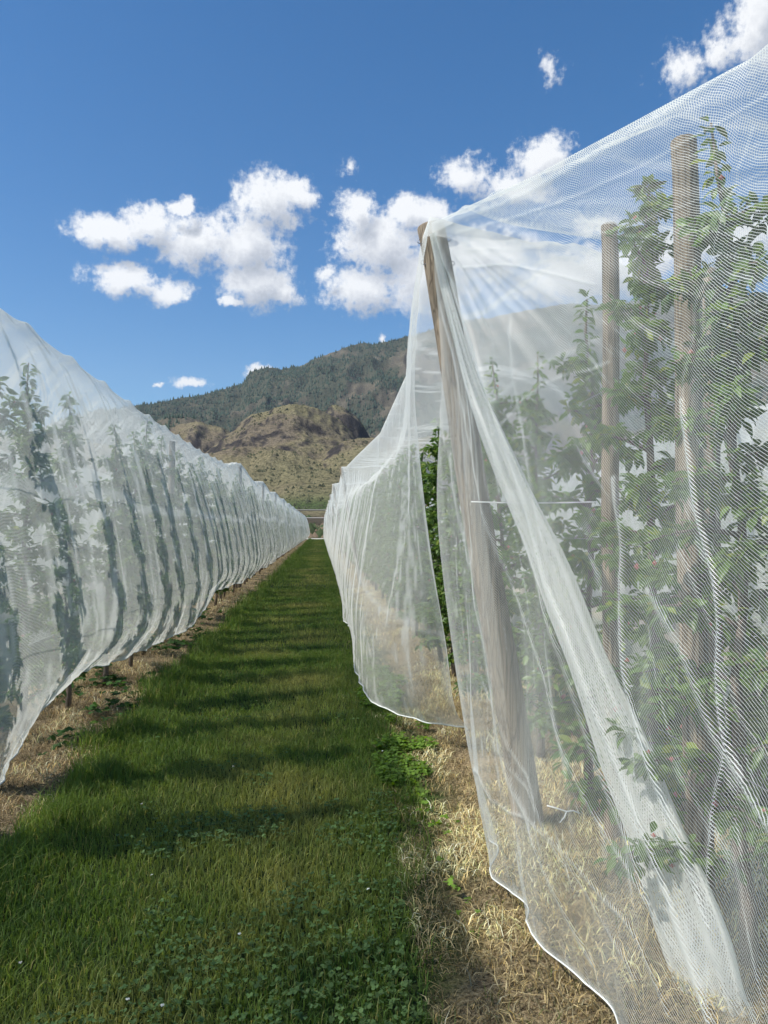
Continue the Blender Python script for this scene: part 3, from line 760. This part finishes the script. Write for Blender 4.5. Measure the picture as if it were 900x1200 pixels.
for pts, w, a in [
    ([(512, 275), (560, 430), (612, 590), (662, 740), (725, 900), (800, 1100), (835, 1200)], 3.2, .9),
    ([(510, 285), (540, 420), (600, 600), (645, 730), (690, 860), (760, 1060)], 2.4, .6),
    ([(500, 290), (512, 450), (540, 620), (570, 760), (600, 900), (640, 1010), (700, 1130)], 2.4, .6),
    ([(505, 300), (560, 560), (600, 690), (640, 800), (665, 880), (730, 1010), (790, 1110)], 2.0, .5),
    ([(716, 560), (726, 640), (728, 720), (738, 800), (762, 900), (800, 1000), (830, 1090)], 3.0, 1),
    ([(800, 470), (812, 600), (836, 700), (838, 800), (852, 880), (892, 960), (930, 1020)], 3.2, 1),
    ([(836, 760), (850, 860), (832, 960), (828, 1060), (832, 1190)], 2.4, .6),
    ([(760, 690), (800, 770), (830, 850), (870, 920), (905, 980)], 4.0, .6),
    ([(790, 640), (828, 730), (860, 830), (905, 900)], 2.4, .45),
    ([(545, 314), (600, 312), (650, 322), (700, 335)], 2.0, .6),
    ([(580, 470), (640, 425), (700, 400)], 5.0, .35), ([(575, 510), (640, 450), (715, 425)], 2.0, .5),
    ([(520, 262), (600, 235), (700, 180), (800, 120), (900, 50)], 5.0, .5),
    ([(530, 275), (640, 245), (760, 190), (900, 110)], 3.0, .35),
    ([(600, 370), (608, 470), (622, 560), (640, 640)], 2.2, .6), ([(640, 250), (600, 300), (560, 400)], 1.6, .3),
    ([(700, 900), (760, 1000), (800, 1110), (840, 1200)], 2.0, .4), ([(556, 900), (590, 940), (660, 990), (740, 1090), (790, 1190)], 2.2, .5),
    ([(580, 860), (640, 960), (690, 1040), (750, 1150)], 1.8, .35), ([(570, 800), (625, 925), (665, 1010)], 1.6, .4),
    ([(880, 150), (840, 300), (800, 470)], 2.0, .3), ([(900, 200), (760, 260), (640, 290), (560, 292)], 2.0, .3)]:
    cr = np.maximum(cr, crease(pts, w)*a)
cr = cr*(V_ > 0)
G = G+nrm*(disp+cr*.012)[:, :, None]
fine = ridged(ang*20, rad*1.2, 4)
dens = .0+.55*sstep(.84, .96, fine)*fr+.6*sstep(.86,.95,ridged(ang*70+3, rad*.8, 3))*fr+.9*cr+.25*sstep(.05, 0, np.abs(V_))+.7*sstep(.985, 1, V_)+.45*sstep(.02, 0, Sc)
dens = dens+.30*(V_ < 0)*sstep(.68, .85, ridged(Sc*14+V_*3, V_*6-Sc*4, 3))
near_net = net_obj(G, dens, NET_NEAR, 'nearest white bird net, hanging from the leaning post top toward the right edge', hemr=.003)
offn = np.array(near_net.location)

# gathered fold of doubled netting running down the near net
path = [(511, 274, 3.78), (532, 360, 3.74), (562, 460, 3.66), (603, 560, 3.52), (640, 640, 3.38), (676, 730, 3.20), (712, 820, 3.02), (752, 920, 2.84), (790, 1020, 2.66), (826, 1120, 2.5), (850, 1200, 2.4)]
wd = [.03, .05, .08, .13, .16, .18, .20, .23, .25, .26, .26]
Pp = np.array([at(*p) for p in path])
tt = np.linspace(0, 1, 120)
Pc = catmull(Pp[None], tt)[0]; wc = np.interp(tt, np.linspace(0, 1, len(wd)), wd)
Pc[:, 0] -= .02
Tn = np.gradient(Pc, axis=0); Tn /= np.linalg.norm(Tn, axis=1)[:, None]
outv = -(Pc-np.array([0, 0, CAMH])); outv[:, 1] *= .35; outv[:, 2] = 0; outv /= np.linalg.norm(outv, axis=1)[:, None]
Wv = np.cross(Tn, outv); Wv /= np.linalg.norm(Wv, axis=1)[:, None]; Ov = np.cross(Wv, Tn)
if (Ov*outv).sum() < 0: Ov = -Ov
nth = 56; th = np.linspace(0, 2*np.pi, nth)
ee = .5*wc[:, None]*np.cos(th)[None]*(1+.06*np.sin(tt*31)[:, None])
oo = .16*wc[:, None]*np.sin(th)[None]+.008*np.sin(9*th+tt[:, None]*7)[...]*sstep(0, .3, tt)[:, None]+.012*(fbm(tt[:, None]*14, th[None]*1.5, 3)-.5)
Gg = Pc[:, None]+Wv[:, None]*ee[:, :, None]+Ov[:, None]*oo[:, :, None]
dn = .15+.5*sstep(.72, .9, ridged(th[None]*2.4+tt[:, None]*1.0, tt[:, None]*2, 3))
build('gathered_fold', (Gg-offn).reshape(-1, 3), grid_faces(120, nth), NET_DENSE, near_net, uv=arclen_uv(Gg), attrs={'dens': dn}, smooth=True)

# -- neighbouring rows' nets
for (xc, a, b, lab) in ((5.5, 3, 60, 'white bird net on the next row over to the right, seen through the near net'),
                        (-6.25, 3, 60, 'white bird net on the next row over to the left, behind the long left net')):
    Y = np.unique(np.concatenate([np.arange(a, 30, .12), np.arange(30, b, .5)]))
    zr = 3.1+.12*np.abs(np.sin(Y*.39))
    b_ = np.stack([C3(xc-.72, .4), C3(xc-.78, 1.0), C3(xc-.6, 1.9), C3(xc-.25, zr-.25), C3(xc, zr), C3(xc+.25, zr-.25), C3(xc+.6, 1.9), C3(xc+.78, 1.0), C3(xc+.72, .4)], 1)
    t_ = np.linspace(0, 1, 80); G = catmull(b_, t_)
    nn = gnormal(G); Yc = Y[:, None]+0*t_[None]
    G = G+nn*((ridged(Yc*2.5, t_[None]*5, 3)-.5)*.10)[:, :, None]
    net_obj(G, .1+.5*sstep(.74, .9, ridged(Yc*7, t_[None]*4, 3)), NET, lab)

# ------------------------------------------------------------------ hills beyond
RID = [(-600, 560), (-300, 545), (0, 520), (100, 497), (170, 481), (205, 472), (240, 468), (262, 463), (284, 456), (292, 444), (316, 438), (330, 438), (345, 434), (362, 428),
       (385, 418), (400, 412), (420, 407), (440, 405), (460, 400), (482, 397), (540, 380), (600, 368), (660, 362), (760, 358), (900, 352), (1100, 350), (1500, 380), (2400, 430)]
ra = [azel(p, q)[0] for p, q in RID]; rt = [math.tan(azel(p, q)[1]) for p, q in RID]
na, nr = 900, 520
az_ = np.linspace(R(-48), R(62), na); rr_ = np.concatenate([np.linspace(112, 700, 170), np.linspace(704, 3300, nr-170)])
A_, R_ = np.meshgrid(az_, rr_, indexing='ij')
XX, YY = np.sin(A_)*R_, np.cos(A_)*R_
def hill_z(x, y):
    a = np.arctan2(x, y); r = np.hypot(x, y)
    prof = np.interp(a, ra, rt)
    RR = 2500+250*np.sin(a*5)
    k = np.clip((r-950)/(RR-950), 0, 1)
    up = (.16*k+.84*k**1.6)
    H = prof*RR*up*np.where(r > RR, np.clip(1-(r-RR)/1500, 0, 1), 1)
    rid = ridged(x/330+2, y/420+7, 6, .52)
    H = H+(rid-.62)*190*sstep(.12, .6, k)*(1-.80*sstep(.80, 1, k))*(r < RR+400)
    H = H+(ridged(x/60, y/70, 4)-.6)*26*sstep(0, .2, k)*(1-.5*sstep(.9, 1, k))
    # foothill domes
    def dome(px, py, r0, sx, sy, p=2.):
        c_, e_ = azel(px, py); cx_, cy_ = math.sin(c_)*r0, math.cos(c_)*r0; h_ = math.tan(e_)*r0
        d2 = ((x-cx_)/sx)**2+((y-cy_)/sy)**2
        return h_*np.exp(-d2**(p/2)*.9)
    D = 0
    for args in ((345, 497, 800, 100, 190, 2.3), (398, 494, 980, 60, 130, 2.6), (438, 536, 640, 70, 130, 2.3), (236, 512, 1050, 110, 200, 2.2), (215, 500, 1300, 120, 220, 2.2),
                 (300, 548, 620, 95, 130, 2.2), (520, 520, 900, 150, 200, 2), (650, 505, 1000, 200, 240, 2), (880, 490, 1050, 260, 260, 2), (60, 530, 900, 200, 240, 2),
                 (-250, 540, 900, 300, 300, 2), (1300, 480, 1000, 400, 300, 2), (380, 566, 520, 60, 70, 2.2)):
        D = np.maximum(D, dome(*args)) + .015*np.minimum(D, dome(*args))
    rough = (ridged(x/45+5, y/60, 5)-.6)
    D = D*(1+.10*rough)+rough*10*sstep(430, 560, r)*(1-sstep(900, 1500, r))
    # benches in front carrying the two roads
    base = -1.2+sstep(118, 150, r)*2.0+sstep(200, 262, r)*4.2+sstep(300, 345, r)*4.6+sstep(345, 470, r)*3.2
    base = base+(fbm(x/9, y/9, 4)-.5)*1.6*sstep(130, 150, r)*(1-sstep(190, 215, r))
    return np.maximum(base, 0*base-1.2)+np.maximum(H, 0)*.0+np.where(D > H, D, H)*sstep(380, 560, r)
ZZ = hill_z(XX, YY)
gz = np.gradient(ZZ, axis=1)/np.gradient(R_, axis=1); gaz = np.gradient(ZZ, axis=0)/(np.gradient(A_, axis=0)*R_)
slope = np.hypot(gz, gaz)
def mixc(a, b, t): return a*(1-t[..., None])+np.array(b)*t[..., None]
nz1 = fbm(XX/60, YY/60, 5); nz2 = fbm(XX/14, YY/14, 4); nz3 = fbm(XX/160+9, YY/160, 4)
c = np.zeros(XX.shape+(3,))+np.array([.225, .195, .11])                       # dry grass with a green cast
c = mixc(c, [.18, .17, .09], .5*sstep(.45, .62, nz3))
c = mixc(c, [.205, .165, .11], sstep(.50, .68, nz1)*.8)
rock = .7*sstep(.46, .80, slope+.5*(nz1-.5)+.25*(nz2-.5))
c = mixc(c, [.155, .13, .10], rock)
c = mixc(c, [.045, .04, .038], sstep(.78, 1.02, slope+.9*(nz2-.5)+.5*(nz1-.5)))
hi = sstep(1050, 1250, R_+200*(nz1-.5))
c = mixc(c, [.125, .112, .085], hi*.8)
fo = hi*sstep(.40, .52, nz1*.5+nz3*.5+.06*(nz2-.5))
c = mixc(c, [.045, .06, .038], fo*.7)
c = mixc(c, [.07, .11, .035], sstep(330, 350, R_)*(1-sstep(440, 480, R_))*.9)
c = mixc(c, [.085, .07, .05], sstep(150, 200, R_)*(1-sstep(300, 335, R_))*.9)
c = mixc(c, [.05, .09, .025], (R_ < 150)*1.)
c *= (.82+.36*nz2)[..., None]
def mat_hill():
    m, nt = newmat('hillside'); n = N(nt)
    col = n('ShaderNodeVertexColor', layer_name='col').outputs[0]
    tc = n('ShaderNodeTexCoord')
    a = n('ShaderNodeTexNoise', {'Vector': tc.outputs['Object'], 'Scale': .35, 'Detail': 8., 'Roughness': .7}).outputs[0]
    cc = n.mix(n('ShaderNodeMapRange', {'Value': a, 'From Min': .46, 'From Max': .60}).outputs[0], (1.12, 1.1, 1.08), (.50, .52, .50))
    mm = n('ShaderNodeMix', data_type='RGBA', blend_type='MULTIPLY'); mm.inputs[0].default_value = 1
    nt.links.new(col, mm.inputs[6]); nt.links.new(cc, mm.inputs[7])
    b = n('ShaderNodeBump', {'Height': a, 'Strength': 1., 'Distance': 3.})
    p = n('ShaderNodeBsdfPrincipled', {'Base Color': mm.outputs[2], 'Roughness': .95, 'Specular IOR Level': .1, 'Normal': b.outputs[0]})
    n('ShaderNodeOutputMaterial', {0: p.outputs[0]})
    return m
o = build('hills', np.stack([XX, YY, ZZ], 2).reshape(-1, 3), grid_faces(na, nr)[:, ::-1], mat_hill(), cols=c.reshape(-1, 3), smooth=True)
set_props(o, 'dry grassy foothills under a dark wooded mountain ridge', 'hills', kind='structure')

# conifers
def cones(name, x, y, z, h, w, cols, ns=5):
    n_ = len(x); th = np.linspace(0, 2*np.pi, ns, endpoint=False)
    a = rng.random(n_)[:, None]*6.28+th[None]
    ringv = np.stack([x[:, None]+np.cos(a)*w[:, None], y[:, None]+np.sin(a)*w[:, None], (z+.05*h)[:, None]+0*a], 2)
    tip = np.stack([x, y, z+h], 1)[:, None]
    V = np.concatenate([ringv, tip], 1).reshape(-1, 3)
    o_ = np.arange(n_)[:, None]*(ns+1)
    T = np.concatenate([np.stack([o_[:, 0]+j, o_[:, 0]+(j+1) % ns, o_[:, 0]+ns], 1) for j in range(ns)], 0)
    return build(name, V, T, FAR, cols=np.repeat(cols, ns+1, 0))
K = 150000
a = rng.random(K)*R(80)-R(32); r = np.sqrt(rng.random(K)*(2750**2-1080**2)+1080**2)
x, y = np.sin(a)*r, np.cos(a)*r
nA = fbm(x/60, y/60, 5)*.5+fbm(x/160+9, y/160, 4)*.5
lo = sstep(1050, 1250, r)-.9*sstep(1900, 2500, r)*sstep(-.1,.25,a)
keep = (nA+.06*(fbm(x/14, y/14, 4)-.5)+.10*lo-.08+.05*rng.random(K)) > .475
x, y, r = x[keep][:42000], y[keep][:42000], r[keep][:42000]
h = 5.5+7*rng.random(len(x)); cc = np.array([.034, .055, .038])[None]*(.7+.7*rng.random((len(x), 1)))
o = cones('conifer_wood', x, y, hill_z(x, y)-1, h, h*.22, cc)
set_props(o, 'dark conifer wood covering the slopes of the far mountain', 'wood', kind='stuff')
K = 30000
a = rng.random(K)*R(60)-R(20); r = np.sqrt(rng.random(K)*(1200**2-400**2)+400**2); x, y = np.sin(a)*r, np.cos(a)*r
keep = fbm(x/35+4, y/35, 4) > .52; x, y, r = x[keep], y[keep], r[keep]
h = .6+1.3*rng.random(len(x))**2; cc = np.array([.05, .055, .03])[None]*(.6+.9*rng.random((len(x), 1)))
o = cones('scrub', x, y, hill_z(x, y)-.2, h, h*.7, cc)
set_props(o, 'low sage scrub dotting the dry foothills', 'scrub', kind='stuff')
K = 3000
a = rng.random(K)*R(14)-R(7); r = 122+rng.random(K)*180; x, y = np.sin(a)*r, np.cos(a)*r
keep = (fbm(x/12+4, y/12, 4) > .5) & (np.abs(r-262) > 14); x, y = x[keep], y[keep]
h = .5+1.5*rng.random(len(x)); cc = np.where(rng.random((len(x), 1)) < .4, np.array([[.16, .12, .08]]), np.array([[.05, .07, .03]]))*(.6+.8*rng.random((len(x), 1)))
o = cones('brush', x, y, hill_z(x, y)-.1, h, h*.8, cc, 6)
set_props(o, 'scrubby brush on the bank beyond the end of the lane', 'brush', kind='stuff')

# roads beyond the lane's end
GRAVEL = mat_plain('pale_gravel', (.46, .43, .37), .95)
ASPH = mat_plain('pale_road', (.30, .28, .25), .9)
xx = np.linspace(-160, 160, 161)
def ribbon(name, yc, w, zf, mat, label):
    Vs = []
    for dy, dz in ((-w/2-.4, -.25), (-w/2, 0), (w/2, 0), (w/2+.4, -.25)):
        yy = np.sqrt(np.maximum(yc**2-xx**2, 1)) if yc > 200 else yc+0*xx
        Vs.append(np.stack([xx, yy+dy, zf+dz+0*xx], 1))
    G = np.stack(Vs, 0)
    o = build(name, G.reshape(-1, 3), grid_faces(4, len(xx))[:, ::-1], mat); set_props(o, label, 'road', kind='structure')
ribbon('gravel_road', 111.5, 4.6, .10, GRAVEL, 'pale gravel track crossing the end of the grass lane')
ribbon('road', 272, 9, 5.4, ASPH, 'lower of two pale roads on the bank beyond the lane')
ribbon('road', 345, 10, 9.9, ASPH, 'upper of two pale roads on the bank beyond the lane')

if True:
    m, nt = newmat('thin_haze'); n = N(nt)
    v = n('ShaderNodeVolumePrincipled', {'Color': (.72, .82, .95, 1), 'Density': .000055, 'Anisotropy': .2})
    n('ShaderNodeOutputMaterial', {'Volume': v.outputs[0]})
    x0, x1, y0, y1, z0, z1 = -5500, 5500, -250, 6500, -8, 1300
    V = [(x, y, z) for x in (x0, x1) for y in (y0, y1) for z in (z0, z1)]
    o = build('haze', V, [(0, 1, 3, 2), (4, 6, 7, 5), (0, 4, 5, 1), (2, 3, 7, 6), (0, 2, 6, 4), (1, 5, 7, 3)], m)
    set_props(o, 'thin blue air haze filling the valley', 'haze', kind='stuff')
